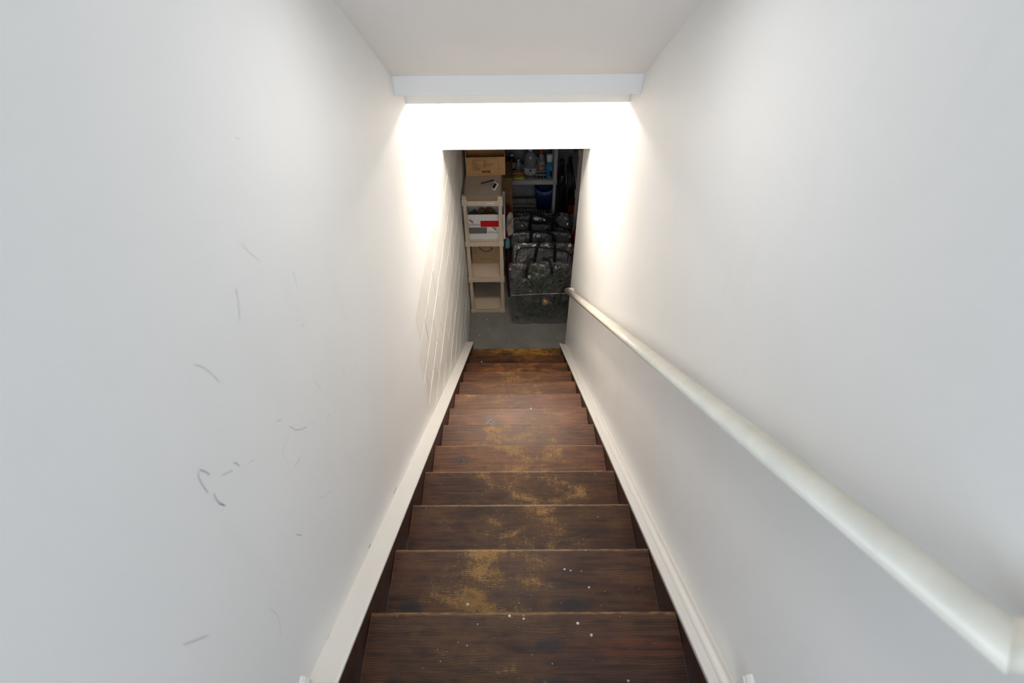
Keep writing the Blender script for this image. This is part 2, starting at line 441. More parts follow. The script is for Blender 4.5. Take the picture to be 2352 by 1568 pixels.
# right wall, ends a little beyond the doorway
pr_ = [(-.55, LAND_Z - .1), (-.55, 5.1), (3.695, 5.1), (3.695, 0), (3.3, 0), (-.2, 2.3)]
wr = structure(prism('wall_right', pr_, 0, XR, .64, 'wall_paint'))
# sloping ceiling over the flight
CE = lambda y: 3.215 + (2.19 - y) * SLOPE
structure(prism('ceiling', [(-.55, 5.0), (-.27, 5.0), (2.20, CE(2.20)), (2.20, 5.12), (-.55, 5.12)], 0, XL - .02, XR + .02, 'ceiling_paint'))
structure(box('trim_beam', (XL, 2.187, 3.14), (XR, 2.42, 3.5), 'beam_paint', None, .002))
structure(box('trim_header', (XL, 2.378, 3.026), (XR, 2.46, 3.4), 'ceiling_paint', None, .003))
structure(box('ceiling_lower', (XL - .02, 2.40, 3.02), (XR + .02, 3.5, 3.3), 'ceiling_paint'))
structure(box('wall_doorway', (XL - .03, 3.362, 2.302), (XR + .03, 3.48, 3.2), 'header_paint', None, .0015))
# basement shell
structure(box('wall_back', (-.62, BACK_Y, 0), (3.2, BACK_Y + .12, 2.6), 'dark_masonry'))
structure(box('wall_far_right', (3.08, 3.4, 0), (3.2, BACK_Y, 2.6), 'dark_masonry'))
structure(box('wall_near_right', (.64, 3.575, 0), (3.2, 3.695, 2.6), 'dark_masonry'))
structure(box('ceiling_basement', (-.62, 3.48, 2.46), (3.2, BACK_Y + .12, 2.6), 'basement_joist'))
# upstairs hall that the camera looks out of
structure(box('wall_hall_left', (-1.6, -2.6, LAND_Z), (-1.5, -.55, 5.1), 'wall_paint'))
structure(box('wall_hall_right', (1.5, -2.6, LAND_Z), (1.6, -.55, 5.1), 'wall_paint'))
structure(box('wall_hall_front_left', (-1.6, -.65, LAND_Z), (XL, -.55, 5.1), 'wall_paint'))
structure(box('wall_hall_front_right', (XR, -.65, LAND_Z), (1.6, -.55, 5.1), 'wall_paint'))
structure(box('ceiling_hall', (-1.6, -2.6, 5.02), (1.6, -.54, 5.12), 'ceiling_paint'))
bm = bmesh.new()
add_box(bm, (-1.6, -2.7, LAND_Z), (-.65, -2.6, 5.1)); add_box(bm, (.65, -2.7, LAND_Z), (1.6, -2.6, 5.1))
add_box(bm, (-.65, -2.7, LAND_Z), (.65, -2.6, 3.6)); add_box(bm, (-.65, -2.7, 5.0), (.65, -2.6, 5.1))
structure(obj('wall_hall_back', bm, 'wall_paint'))
wn = bpy.data.objects.new('added_window', None); C.objects.link(wn); structure(wn)  # invented window, unseen behind the camera, framing the daylight lamp
for n_, lo, hi in [('window_frame', (-.65, -2.68, 3.6), (-.60, -2.62, 5.0)), ('window_frame', (.60, -2.68, 3.6), (.65, -2.62, 5.0)), ('window_frame', (-.65, -2.68, 3.6), (.65, -2.62, 3.65)), ('window_frame', (-.65, -2.68, 4.95), (.65, -2.62, 5.0)), ('sash_rail', (-.65, -2.68, 4.28), (.65, -2.62, 4.32))]:
    box(n_, lo, hi, 'trim_paint', wn)

# stair skirts' white caps
def sweep_x(name, prof, y0, y1, mat):
    """profile (x, dz above the nosing line) carried down the flight"""
    bm = bmesh.new(); n = len(prof)
    rows = [[bm.verts.new((x, y, NOS(y) + dz)) for x, dz in prof] for y in (y0, (y0 + y1) / 2, y1)]
    for a, b in zip(rows, rows[1:]):
        for i in range(n): bm.faces.new((a[i], a[(i + 1) % n], b[(i + 1) % n], b[i]))
    bm.faces.new(rows[0][::-1]); bm.faces.new(rows[-1])
    bmesh.ops.triangulate(bm, faces=[f for f in bm.faces if len(f.verts) > 4])
    return structure(obj(name, bm, mat))
sweep_x('trim_1', [(XL, .058), (-.4115, .058), (-.408, .0555), (-.407, .051), (-.408, .046), (-.4115, .0435), (XL, .0435)], .258, 3.60, 'trim_paint')
sweep_x('trim_2', [(.446, .020), (.449, .0235), (.470, .0215), (.4725, .0175), (.474, .012), (.478, .0085), (.484, .0085), (.488, .0105), (.494, .0125), (.500, .0105), (.506, .004), (XR, .001), (XR, -.03), (.449, -.002)], .262, 3.62, 'trim_paint')
# baseboards of the landing ending at the top of the flight
for nm, s, x in (('baseboard_left', 1, XL), ('baseboard_right', -1, XR)):
    pts = [(x, LAND_Z), (x + s * .014, LAND_Z), (x + s * .014, LAND_Z + .058), (x + s * .011, LAND_Z + .062), (x + s * .011, LAND_Z + .070), (x + s * .005, LAND_Z + .078), (x, LAND_Z + .08)]
    structure(prism(nm, pts, 1, -.54, .262, 'trim_paint'))

# ------------------------------------------------------------------ staircase
stair = structure(thing('staircase', 'dark stained wooden staircase with worn treads leading down to the basement', 'staircase'))
TP = [  # per tread: seed, wear, colour factor, centre of wear, width of wear, knots, dark blots, red streaks, grain bend
    dict(wear=.30, cx=-.10, wear_w=0.29, knots=[(.075, .055, .05, .022, (.05, .028, .03))], blots=[(.085, -.06, .085, .05, (.017, .018, .024)), (.055, -.035, .010, .008, (.07, .085, .10)), (.06, -.105, .045, .015, (.035, .042, .052)), (-.33, -.06, .05, .05, (.014, .010, .010))], reds=[(.30, .05, .14, .018)], grain=1.6, base_mul=1.05),
    dict(wear=.72, cx=-.12, wear_w=0.21, knots=[], blots=[(.16, -.045, .09, .020), (-.36, -.05, .05, .03)], grain=1.3, base_mul=1.15),
    dict(wear=.50, cx=.02, wear_w=0.31, blots=[(-.2, -.09, .3, .02), (.3, -.08, .15, .02)], base_mul=.95),
    dict(wear=.54, cx=.05, wear_w=0.29, knots=[(-.27, -.02, .016, .012)], base_mul=.95),
    dict(wear=.62, cx=.0, wear_w=0.36, knots=[(-.29, .055, .055, .030, (.13, .075, .06))], base_mul=2.0),  # middle treads: lamp sheen painted in as a lighter base colour
    dict(wear=.56, cx=-.05, wear_w=0.33, grain=1.5, base_mul=1.75),
    dict(wear=.36, cx=.05, wear_w=0.39, knots=[(-.17, .03, .045, .055, (.26, .18, .15))], base_mul=2.2),
    dict(wear=.46, cx=-.15, wear_w=0.33, knots=[(.02, .0, .10, .035, (.13, .09, .085))], base_mul=2.0),
    dict(wear=.50, cx=-.05, wear_w=0.29, blots=[(.32, -.04, .1, .04, (.05, .03, .03))], base_mul=1.75),
    dict(wear=.52, cx=-.05, wear_w=0.29, base_mul=1.75),
    dict(wear=.58, cx=.02, wear_w=0.52, gold=(.34, .125, .03), grain=3.0, base_mul=1.0),
    dict(wear=.46, cx=.05, wear_w=0.39, gold=(.30, .12, .03), blots=[(-.1, .05, .2, .05, (.012, .007, .005))], grain=2.2, base_mul=.75),
    dict(wear=.82, cx=.05, wear_w=0.45, gold=(.38, .19, .03), blots=[(-.10, .06, .09, .06, (.013, .008, .006))], base_mul=.9),
]
def tread_mesh(w):
    """board with a rounded nosing, x along the board, +y towards the nosing"""
    d0, d1, th = -.140, .140, .030
    prof = [(d0, 0), (d1 - .010, 0), (d1 - .004, -.0025), (d1 - .0005, -.008), (d1, -.015), (d1 - .002, -.023), (d1 - .010, -.0285), (d1 - .016, -th), (d0, -th)]
    bm = bmesh.new(); A = [bm.verts.new((-w / 2, y, z)) for y, z in prof]; B = [bm.verts.new((w / 2, y, z)) for y, z in prof]
    n = len(prof); bm.faces.new(A); bm.faces.new(B[::-1])
    for i in range(n): bm.faces.new((A[i], B[i], B[(i + 1) % n], A[(i + 1) % n]))
    bmesh.ops.triangulate(bm, faces=[f for f in bm.faces if len(f.verts) > 4])
    return bm
rt = random.Random(11)
for k, p in enumerate(TP):
    m = wood('tread_wood_%s' % 'abcdefghijklm'[k], 1.37 * k + .6, **p)
    w = TXR - TXL - .006
    o = obj('tread', tread_mesh(w), m, stair)
    o.location = ((TXL + TXR) / 2 + rt.uniform(-.001, .001), NY0 + k * RUN - .140, NZ0 - k * RISE)
for k in range(-1, 13):
    yb = NY0 + k * RUN - .030; zt = NZ0 - k * RISE - .030
    r = cbox('riser', (TXL, yb - .018, max(zt - RISE, 0)), (TXR, yb, zt), 'stringer_wood', stair)
nose = obj('landing_nosing', tread_mesh(TXR - TXL), 'stringer_wood', stair)
nose.location = ((TXL + TXR) / 2, NY0 - RUN - .140, LAND_Z + .0005)
for x0, x1, dz in ((XL - .001, TXL, .0435), (TXR, XR + .001, -.006)):
    y0, y1 = .20, 3.60
    pts = [(y0, NOS(y0) + dz), (y1 - .01, NOS(y1 - .01) + dz), (y1 - .01, 0), (3.2, 0), (y0, NOS(y0) - .35)]
    o = prism('stringer', pts, 0, x0, x1, 'stringer_wood', stair)
# crumbs of plaster and paint on the treads (too many and too small to lift one by one)
bm = bmesh.new(); rc = random.Random(21)
def crumb(x, y, z, r):
    n = 6; h = r * rc.uniform(.25, .5); a0 = rc.uniform(0, 6)
    base = [bm.verts.new((x + r * rc.uniform(.75, 1.2) * math.cos(a0 + 2 * PI * i / n), y + r * rc.uniform(.7, 1.15) * math.sin(a0 + 2 * PI * i / n), z)) for i in range(n)]
    top = bm.verts.new((x, y, z + h))
    for i in range(n): bm.faces.new((base[i], base[(i + 1) % n], top))
    bm.faces.new(base[::-1])
for k in range(13):
    for i in range([24, 26, 14, 10, 7, 9, 8, 7, 6, 5, 4, 4, 4][k]):
        x = rc.uniform(TXL + .03, TXR - .03); y = NY0 + k * RUN - rc.uniform(.005, .20)
        crumb(x, y, NZ0 - k * RISE + .0001, rc.choice([.0006, .0007, .0009, .0011, .0016]) * (1 + .08 * k))
for x, k, dy, r in [(-.155, 1, .178, .0048), (.17, 0, .032, .004), (.205, 0, .062, .004), (.235, 1, .128, .0035), (-.30, 11, .08, .006), (-.37, 10, .17, .006), (-.10, 11, .15, .005), (-.05, 6, .14, .006), (.10, 6, .01, .006), (.16, 1, .07, .0035), (.18, 1, .075, .003), (-.02, 0, .013, .004), (.02, 0, .02, .003), (.29, 0, .17, .003)]:
    crumb(x, NY0 + k * RUN - dy, NZ0 - k * RISE + .0001, r)
for x, y, r in [(-.30, 4.08, .007), (-.37, 3.85, .006), (-.27, 3.93, .004), (-.1, 3.8, .003), (.0, 3.7, .003), (-.05, 3.75, .003), (-.2, 3.65, .003)]: crumb(x, y, .0001, r)
o = obj('plaster_crumbs', bm, 'crumb'); tag(o, 'scattered white plaster crumbs on the brown treads and grey floor', 'crumbs'); o['kind'] = 'stuff'

# scuffs and gap slivers on the left wall, (y, z) on the wall face
def scuff(pts, w, mat='scuff', parent=wl, x=XL + .0019): ribbon_wall('wall_mark', [tuple(q) for q in spline([(0, a, b) for a, b in pts], 4)] and [(v.y, v.z) for v in spline([(0, a, b) for a, b in pts], 4)], w, mat, parent, x)
scuff([(0.406, 3.323), (0.411, 3.309), (0.414, 3.293)], 0.0020, 'scuff')
scuff([(0.404, 3.323), (0.397, 3.318), (0.393, 3.299), (0.391, 3.278)], 0.0014, 'scuff')
scuff([(0.398, 3.265), (0.394, 3.245), (0.396, 3.23), (0.399, 3.218)], 0.0020, 'scuff')
scuff([(0.392, 3.238), (0.399, 3.223)], 0.0015, 'scuff')
scuff([(0.429, 3.263), (0.444, 3.247), (0.453, 3.237)], 0.0011, 'scuff')
scuff([(0.463, 3.243), (0.467, 3.238), (0.47, 3.221)], 0.0017, 'scuff')
scuff([(0.49, 3.197), (0.505, 3.184)], 0.0015, 'scuff_light')
scuff([(0.634, 3.099), (0.642, 3.082), (0.644, 3.072), (0.662, 3.045), (0.688, 3.017)], 0.0012, 'scuff')
scuff([(0.708, 2.997), (0.716, 2.993)], 0.0010, 'scuff')
scuff([(0.606, 3.157), (0.626, 3.137)], 0.0010, 'scuff')
scuff([(0.583, 3.02), (0.602, 3.01), (0.619, 3.003)], 0.0011, 'scuff')
scuff([(0.481, 2.913), (0.487, 2.897), (0.492, 2.881)], 0.0015, 'scuff')
scuff([(0.514, 3.44), (0.528, 3.415), (0.534, 3.389), (0.538, 3.367)], 0.0020, 'scuff_light')
scuff([(0.576, 3.058), (0.577, 3.087), (0.596, 3.09), (0.631, 3.085)], 0.0010, 'scuff_light')
scuff([(0.952, 2.924), (0.944, 2.892), (0.961, 2.855), (1.01, 2.832), (1.081, 2.819)], 0.0010, 'scuff_light')
scuff([(1.003, 2.285), (1.025, 2.278)], 0.0010, 'scuff')
scuff([(0.834, 3.192), (0.849, 3.19)], 0.0010, 'scuff')
scuff([(0.797, 3.055), (0.799, 3.027), (0.802, 2.998)], 0.0015, 'scuff_light')
scuff([(0.599, 2.847), (0.622, 2.809), (0.664, 2.761)], 0.0010, 'scuff_light')
scuff([(0.605, 2.57), (0.62, 2.568)], 0.0010, 'scuff')
scuff([(0.877, 3.611), (0.891, 3.601)], 0.0015, 'scuff_light')
scuff([(0.687, 3.439), (0.678, 3.417), (0.654, 3.388)], 0.0030, 'scuff_light')
scuff([(0.701, 3.436), (0.704, 3.429)], 0.0015, 'scuff_light')
scuff([(0.893, 3.308), (0.886, 3.277), (0.881, 3.253)], 0.0020, 'scuff_light')
scuff([(0.76, 3.476), (0.772, 3.445), (0.791, 3.412)], 0.0012, 'scuff_light')
scuff([(0.202, 3.192), (0.213, 3.166), (0.23, 3.129)], 0.0030, 'scuff_red')
scuff([(0.325, 2.943), (0.322, 2.884), (0.296, 2.845)], 0.0015, 'scuff_light')
scuff([(0.779, 2.92), (0.798, 2.912)], 0.0010, 'scuff')
scuff([(0.377, 2.544), (0.349, 2.557), (0.322, 2.573), (0.297, 2.588)], 0.0035, 'gap_dark')  # dark strips drawn for open gaps between wall and skirt cap
scuff([(0.98, 2.115), (1.007, 2.098), (1.027, 2.085)], 0.0035, 'gap_dark')
scuff([(0.686, 2.327), (0.707, 2.31)], 0.0035, 'gap_dark')

# ------------------------------------------------------------------ handrail
RX, RR = .461, .0235
rail = thing('handrail', 'cream painted round handrail fixed along the right stairwell wall', 'handrail', (XR, 1.8, 2.2))
def rl(p): return Vector(p) - Vector((XR, 1.8, 2.2))
far, near = Vector((RX, 3.474, .945)), Vector((RX, .131, 3.476))
def rail_tube(name, a, b, r, seg=24):
    bm = bmesh.new(); add_tube(bm, [rl(a), rl(b)], r, seg); return obj(name, bm, 'rail_paint', rail, True)
d = (far - near).normalized()
# main pole with mitred ends: rings sheared at 45 degrees towards the wall
bm = bmesh.new(); seg = 28
ax = Vector((1, 0, 0)); bx_ = d.cross(ax).normalized()
rings = []
for end, s in ((near, 1), (far, -1)):
    ring = []
    for j in range(seg):
        c, q = math.cos(2 * PI * j / seg), math.sin(2 * PI * j / seg)
        ring.append(bm.verts.new(rl(end + ax * (c * RR) + bx_ * (q * RR) + d * (s * c * RR))))
    rings.append(ring)
for j in range(seg): bm.faces.new((rings[0][j], rings[0][(j + 1) % seg], rings[1][(j + 1) % seg], rings[1][j]))
bm.faces.new(rings[0][::-1]); bm.faces.new(rings[1])
obj('pole', bm, 'rail_paint', rail, True)
for end, s in ((near, 1), (far, -1)):
    bm = bmesh.new(); ra, rb_ = [], []
    for j in range(seg):
        c, q = math.cos(2 * PI * j / seg), math.sin(2 * PI * j / seg)
        # section across the return is carried by the same mitre plane
        ra.append(bm.verts.new(rl(end + ax * (c * RR) + bx_ * (q * RR) + d * (s * c * RR))))
        p = end + d * (s * c * RR) + bx_ * (q * RR); rb_.append(bm.verts.new(rl(Vector((XR + .001, p.y, p.z)))))
    for j in range(seg): bm.faces.new((ra[j], ra[(j + 1) % seg], rb_[(j + 1) % seg], rb_[j]))
    bm.faces.new(rb_)
    bm.faces.new(ra[::-1])
    obj('wall_return', bm, 'rail_paint', rail, True)
for u in (.09, .507, .90):
    p = near.lerp(far, u)
    b0 = p + Vector((.004, 0, -RR * 1.1))
    br = tube('bracket', [rl(q) for q in spline([b0, b0 + Vector((.012, 0, -.010)), b0 + Vector((.03, 0, -.024)), Vector((XR + .001, p.y, b0.z - .030))], 5)], .0055, 'rail_paint', rail, 10)
    lathe('wall_plate', [(.004, -.0), (.026, 0), (.026, .004), (.018, .008)], 'rail_paint', br, (0, 0, 0), 20)
    w = br.children[0]; w.rotation_euler = (0, -PI / 2, 0); w.location = rl(Vector((XR + .0005, p.y, b0.z - .030)))

# ------------------------------------------------------------------ stair lamp behind the header
LX, LY = .02, 2.95
lamp = thing('ceiling_lamp', 'frosted dome lamp on the lower stair ceiling behind the header', 'lamp', (LX, LY, 3.02))
lathe('canopy', [(.078, -.028), (.080, -.020), (.080, -.004), (.076, 0)], 'porcelain', lamp, (0, 0, 0), 28)
lathe('dome', [(.012, -.094), (.034, -.089), (.054, -.076), (.067, -.056), (.071, -.036), (.071, -.028)], 'bulb_glow', lamp, (0, 0, 0), 20)
fl = thing('fill_lamp', 'added round white fill lamp on the sloping ceiling, out of view', 'lamp', (.02, 1.32, CE(1.32)))  # invented housing for the added fill light over the flight
fl.rotation_euler = (-math.atan(SLOPE), 0, 0)
lathe('base_plate', [(.150, -.012), (.155, -.004), (.155, 0)], 'white_plastic', fl)
tube('rim', [(.162 * math.cos(2 * PI * i / 32), .162 * math.sin(2 * PI * i / 32), -.016) for i in range(33)], .013, 'white_plastic', fl, 8)
lathe('lens', [(.147, -.030), (.149, -.024), (.149, -.014)], 'white_plastic', fl)

# ------------------------------------------------------------------ resin shelving units
def resin_unit(name, label, loc, rz, w, d, tiers, mat, grid=False, caps=True, pw=.046):
    """origin at the front left foot; x to the right along the front, y to the back"""
    t = thing(name, label, 'shelf unit', loc, rz, 'resin shelving units')
    th = .052
    for i, z in enumerate(tiers):
        lo = max(z - th, 0)
        bm = bmesh.new()
        if not grid:
            add_box(bm, (.008, .008, z - .012), (w - .008, d - .008, z), 0)
        fr = .03
        for a, b in (((.006, .004, lo), (w - .006, .016, z)), ((.006, d - .016, lo), (w - .006, d - .004, z)), ((.004, .006, lo), (.016, d - .006, z)), ((w - .016, .006, lo), (w - .004, d - .006, z))):
            add_box(bm, a, b, .002, 1)
        if grid:
            for a, b in (((.01, .01, z - .010), (w - .01, .05, z - .001)), ((.01, d - .05, z - .010), (w - .01, d - .01, z - .001)), ((.01, .01, z - .010), (.05, d - .01, z - .001)), ((w - .05, .01, z - .010), (w - .01, d - .01, z - .001))):
                add_box(bm, a, b, 0)
        sh = obj('shelf', bm, mat, t)
        if grid:
            bm = bmesh.new(); n = int((w - .1) / .034)
            for q in range(n): add_box(bm, (.05 + q * .034, .05, z - .010), (.05 + q * .034 + .007, d - .05, z - .002))
            for yy in (.128, .205, .282): add_box(bm, (.05, yy, z - .012), (w - .05, yy + (.030 if yy == .205 else .010), z - .001))
            g = obj('grid', bm, mat, sh); g['kind'] = 'stuff'
        for sx in (0, 1):
            for sy in (0, 1):
                x0 = 0 if not sx else w - pw; y0 = 0 if not sy else d - pw
                box('corner_socket', (x0 - .002, y0 - .002, lo), (x0 + pw + .002, y0 + pw + .002, z + (.006 if i < len(tiers) - 1 else .02)), mat, sh, .004, 2)
        if i < len(tiers) - 1:
            z1 = tiers[i + 1] - th
            for sx in (0, 1):
                for sy in (0, 1):
                    x0 = (0 if not sx else w - pw) + pw / 2; y0 = (0 if not sy else d - pw) + pw / 2
                    bm = bmesh.new(); a, b = pw / 2 - .002, pw / 2 - .006
                    pr2 = [bm.verts.new((x0 + q * a, y0 + s * a, z)) for q, s in ((-1, -1), (1, -1), (1, 1), (-1, 1))]
                    qr2 = [bm.verts.new((x0 + q * b, y0 + s * b, z1 + .002)) for q, s in ((-1, -1), (1, -1), (1, 1), (-1, 1))]
                    for j in range(4): bm.faces.new((pr2[j], pr2[(j + 1) % 4], qr2[(j + 1) % 4], qr2[j]))
                    bm.faces.new(pr2[::-1]); bm.faces.new(qr2)
                    bmesh.ops.bevel(bm, geom=[e for e in bm.edges if abs(e.verts[0].co.z - e.verts[1].co.z) > .1], offset=.009, segments=3, affect='EDGES', profile=.5)
                    obj('post', bm, mat, t)
        elif caps:
            for sx in (0, 1):
                for sy in (0, 1):
                    x0 = 0 if not sx else w - pw; y0 = 0 if not sy else d - pw
                    box('post_cap', (x0, y0, z + .018), (x0 + pw, y0 + pw, z + .046), mat, t, .008, 3)
    return t
SX0, SY0 = -.468, 4.185
SW, SD = .368, .915
T1 = [.04, .482, .934, 1.386]
u1 = resin_unit('shelving_unit', 'taupe resin shelf unit end-on against the left block wall, with boxes', (SX0, SY0, 0), 0, SW, SD, T1, 'resin')
box('sticker', (.222, .0028, 1.357), (.252, .0042, 1.366), 'white_plastic', u1); box('sticker', (.256, .0028, 1.356), (.288, .0042, 1.365), 'white_plastic', u1)
u2 = resin_unit('shelving_unit', 'grey resin shelf unit with slotted shelves across the back, holding bottles and a bin', (-.435, 5.30, 0), 0, .915, .372, T1, 'resin_grey', True)
T3 = [.04, .482, 1.0, 1.46]
u3 = resin_unit('shelving_unit', 'grey resin shelf unit just beyond the right wall, mostly hidden by the wall', (.645, 4.93, 0), 0, .40, .90, T3, 'resin_grey', False, False, .050)
# wall thermostat sized gadget, pen
pen = thing('pen', 'black pen lying on top of the taupe shelf unit', 'pen', (-.247, 4.505, 1.3925), .46)
bm = bmesh.new(); add_tube(bm, [(-.068, 0, 0), (-.060, 0, 0), (.03, 0, 0), (.068, 0, 0)], [.002, .0055, .006, .0055], 10); obj('barrel', bm, 'black_plastic', pen, True)
box('clip', (.02, -.0012, .0055), (.062, .0012, .0080), 'black_plastic', pen)
gd = thing('desk_gadget', 'small white framed gadget with black screen tilted on a stand on the shelf top', 'gadget', (-.192, 4.375, 1.3865), -.95)
f = box('frame', (-.028, -.006, 0), (.028, .006, .070), 'white_plastic', gd, .004, 2); f.rotation_euler = (-.75, 0, 0); f.location = (0, 0, .005)
s_ = box('screen', (-.018, -.0075, .012), (.018, -.0055, .058), 'screen_black', f)
box('stand', (-.022, .015, 0), (-.016, .075, .006), 'white_plastic', gd, .001, 1)
bm = bmesh.new(); add_box(bm, (-.03, -.004, 0), (.03, .004, .0015)); o = obj('paper_scrap', bm, 'white_card'); o.location = (-.238, 4.43, 1.387); o.rotation_euler = (0, 0, .9); o.scale = (.6, .8, 1)
tag(o, 'thin white paper scrap beside the gadget on the shelf top', 'paper')
bm = bmesh.new(); add_box(bm, (-.012, -.003, 0), (.012, .003, .0012)); o = obj('paper_scrap', bm, 'white_card'); o.location = (-.292, 4.335, 1.387); o.rotation_euler = (0, 0, 1.0)
tag(o, 'tiny white paper scrap near the front of the shelf top', 'paper')

# ------------------------------------------------------------------ cardboard boxes
def carton(name, label, lo, hi, mat, rz=0, open_top=True, flaps=(1, 1, 1, 1), th=.004, flap_len=.12, flap_ang=(2.2, 2.2, 2.2, 2.2)):
    w, d, h = [b - a for a, b in zip(lo, hi)]
    t = thing(name, label, 'box', ((lo[0] + hi[0]) / 2, (lo[1] + hi[1]) / 2, lo[2]), rz)
    bm = bmesh.new()
    add_box(bm, (-w/2, -d/2, 0), (w/2, d/2, th))
    add_box(bm, (-w/2, -d/2, th), (w/2, -d/2 + th, h)); add_box(bm, (-w/2, d/2 - th, th), (w/2, d/2, h))
    add_box(bm, (-w/2, -d/2 + th, th), (-w/2 + th, d/2 - th, h)); add_box(bm, (w/2 - th, -d/2 + th, th), (w/2, d/2 - th, h))
    if not open_top: add_box(bm, (-w/2, -d/2, h - th), (w/2, d/2, h))
    body = obj('body', bm, mat, t)
    if open_top:
        for i, on_ in enumerate(flaps):   # front, right, back, left
            if not on_: continue
            L = w if i in (0, 2) else d
            fo = box('flap', (-L/2 + .003, 0, -th/2), (L/2 - .003, flap_len, th/2), mat, t)
            a = flap_ang[i]
            if i == 0: fo.location = (0, -d/2 + th/2, h); fo.rotation_euler = (a, 0, 0)
            if i == 2: fo.location = (0, d/2 - th/2, h); fo.rotation_euler = (a, 0, PI)
            if i == 1: fo.location = (w/2 - th/2, 0, h); fo.rotation_euler = (a, 0, PI/2)
            if i == 3: fo.location = (-w/2 + th/2, 0, h); fo.rotation_euler = (a, 0, -PI/2)
    return t, body
# box with a printed panel on top of the unit
tb, tbb = carton('cardboard_box', 'open brown cardboard box with printed data panel on top of the taupe shelf unit', (-.452, 4.63, 1.388), (-.082, 4.93, 1.572), 'cardboard', .03, True, (0, 1, 1, 1), .004, .11, (1.5, 1.45, 1.35, 1.5))
fy = -.15 - .0006
def ink(lo, hi, name, parent, mat='card_ink', y=fy): return box(name, (lo[0], y, lo[1]), (hi[0], y + .0008, hi[1]), mat, parent)
pan = bmesh.new()
for a, b in (((-.122, .170), (.122, .1715)), ((-.122, .012), (.122, .0135)), ((-.122, .012), (-.1205, .1715)), ((.1205, .012), (.122, .1715))): add_box(pan, (a[0], fy, a[1]), (b[0], fy + .0008, b[1]))
obj('print_border', pan, 'card_ink', tbb)
rp = random.Random(5); pr2 = bmesh.new()
def scribble(bm, x, z, L, h=.0058):
    x1 = x
    while x1 < x + L:
        w = rp.uniform(.0025, .0055)
        add_box(bm, (x1, fy, z), (x1 + w, fy + .0008, z + h * rp.uniform(.55, 1))); x1 += w + rp.uniform(.0012, .0028)
for i, L in enumerate([.085, .028, .024, .032, .066, .04, .05, .068, .062]): scribble(pr2, -.116, .155 - i * .0122, L)
for i, L in enumerate([.022, .04, .028, .105, .062, .018, .026]): scribble(pr2, -.020, .150 - i * .0125, L)
o = obj('print_lines', pr2, 'card_ink', tbb); o['kind'] = 'stuff'
bc = bmesh.new(); x = -.036
while x < .046:
    w = rp.choice([.0012, .0022, .0036]); add_box(bc, (x, fy, .026), (x + w, fy + .0008, .050)); x += w + rp.choice([.0010, .0018])
o = obj('barcode', bc, 'card_ink', tbb); o['kind'] = 'stuff'
# white printed carton on the third shelf
wb, wbb = carton('printed_carton', 'white open carton with red and grey printed blocks on the taupe unit', (-.452, 4.235, .936), (-.082, 4.525, 1.212), 'white_card', 0, True, (0, 1, 1, 0), .005, .062, (.1, 1.62, 1.75, .1))
y2 = -.145 - .0008
def ink2(name, x0, z0, x1, z1, mat): return box(name, (x0, y2, z0), (x1, y2 + .0010, z1), mat, wbb)
ink2('red_block', -.046, .142, .150, .210, 'red_ink')
ink2('grey_block', -.170, .066, .011, .136, 'grey_ink')
text('lettering', 'comm', .042, 'grey_ink', wbb, (-.170, y2 + .0004, .155), (PI/2, 0, 0), .0008, .118)
text('lettering', 'incom', .042, 'grey_ink', wbb, (.021, y2 + .0004, .070), (PI/2, 0, 0), .0008, .134)
for lx, lz in ((-.125, .192), (.090, .110)):
    for nm, mt, pts, wd in (('logo_stroke', 'black_ink', [(-.030, .022), (-.018, .026), (-.004, .021), (.000, .012)], .006), ('logo_stroke', 'red_ink', [(-.016, .022), (-.010, .006), (.000, .000), (.012, -.004)], .007), ('logo_stroke', 'red_ink', [(.014, .018), (.004, .010), (.002, .002), (.014, -.006)], .006)):
        P = spline([(lx + a, y2, lz + b) for a, b in pts], 4); strap(nm, P, wd, (.7, 0, .7), mt, wbb, .0008)
# cartons' contents: dark kraft packing
bm = bmesh.new()
for i in range(26):
    c = Vector((random.uniform(-.395, -.14), random.uniform(4.285, 4.475), random.uniform(1.03, 1.12))); r = random.uniform(.03, .055)
    m4 = Matrix.Translation(c) @ Matrix.Diagonal((r * 1.2, r, r * .6, 1)); vv = bmesh.ops.create_icosphere(bm, subdivisions=2, radius=1, matrix=m4)['verts']
    for v in vv: v.co += Vector((noise.noise(v.co * 30), noise.noise(v.co * 30 + Vector((5, 0, 0))), noise.noise(v.co * 30 + Vector((0, 5, 0))))) * .022
o = obj('packing_paper', bm, 'cardboard_dark'); tag(o, 'crumpled dark brown packing inside the white printed carton', 'packing'); o['kind'] = 'stuff'
# parcel with arc and arrow on the second shelf
ab, abb = carton('parcel_box', 'brown parcel box with curved arrow print on the second shelf of the taupe unit', (-.432, 4.435, .484), (-.112, 4.80, .872), 'cardboard_dull', -.03, False)
y3 = -.1825 - .0006
text('lettering', 'prime', .058, 'black_ink', abb, (-.083, y3 + .0003, .207), (PI/2, 0, 0), .0008, .126)
arc = [(-.078 + i * .0128, y3, (.199 - .010 * i / 10) - .042 * math.sin(PI * (i + .3) / 11)) for i in range(11)]
strap('smile_arc', arc, .008, (0, 0, 1), 'black_ink', abb, .0008)
prism('arrow_head', [(.038, .199), (.060, .199), (.054, .175), (.048, .187)], 1, y3, y3 + .0008, 'black_ink', abb)
strap('tape_line', [(-.080 + i * .019, y3, .057 - .006 * math.sin(PI * i / 7)) for i in range(8)], .004, (0, 0, 1), 'cardboard_dark', abb, .0008)
# dark carton jutting out behind
db, dbb = carton('cardboard_box', 'tall dark brown cardboard box jutting out behind the white carton', (-.36, 4.70, .936), (-.012, 5.02, 1.322), 'cardboard_dark', 0, False)

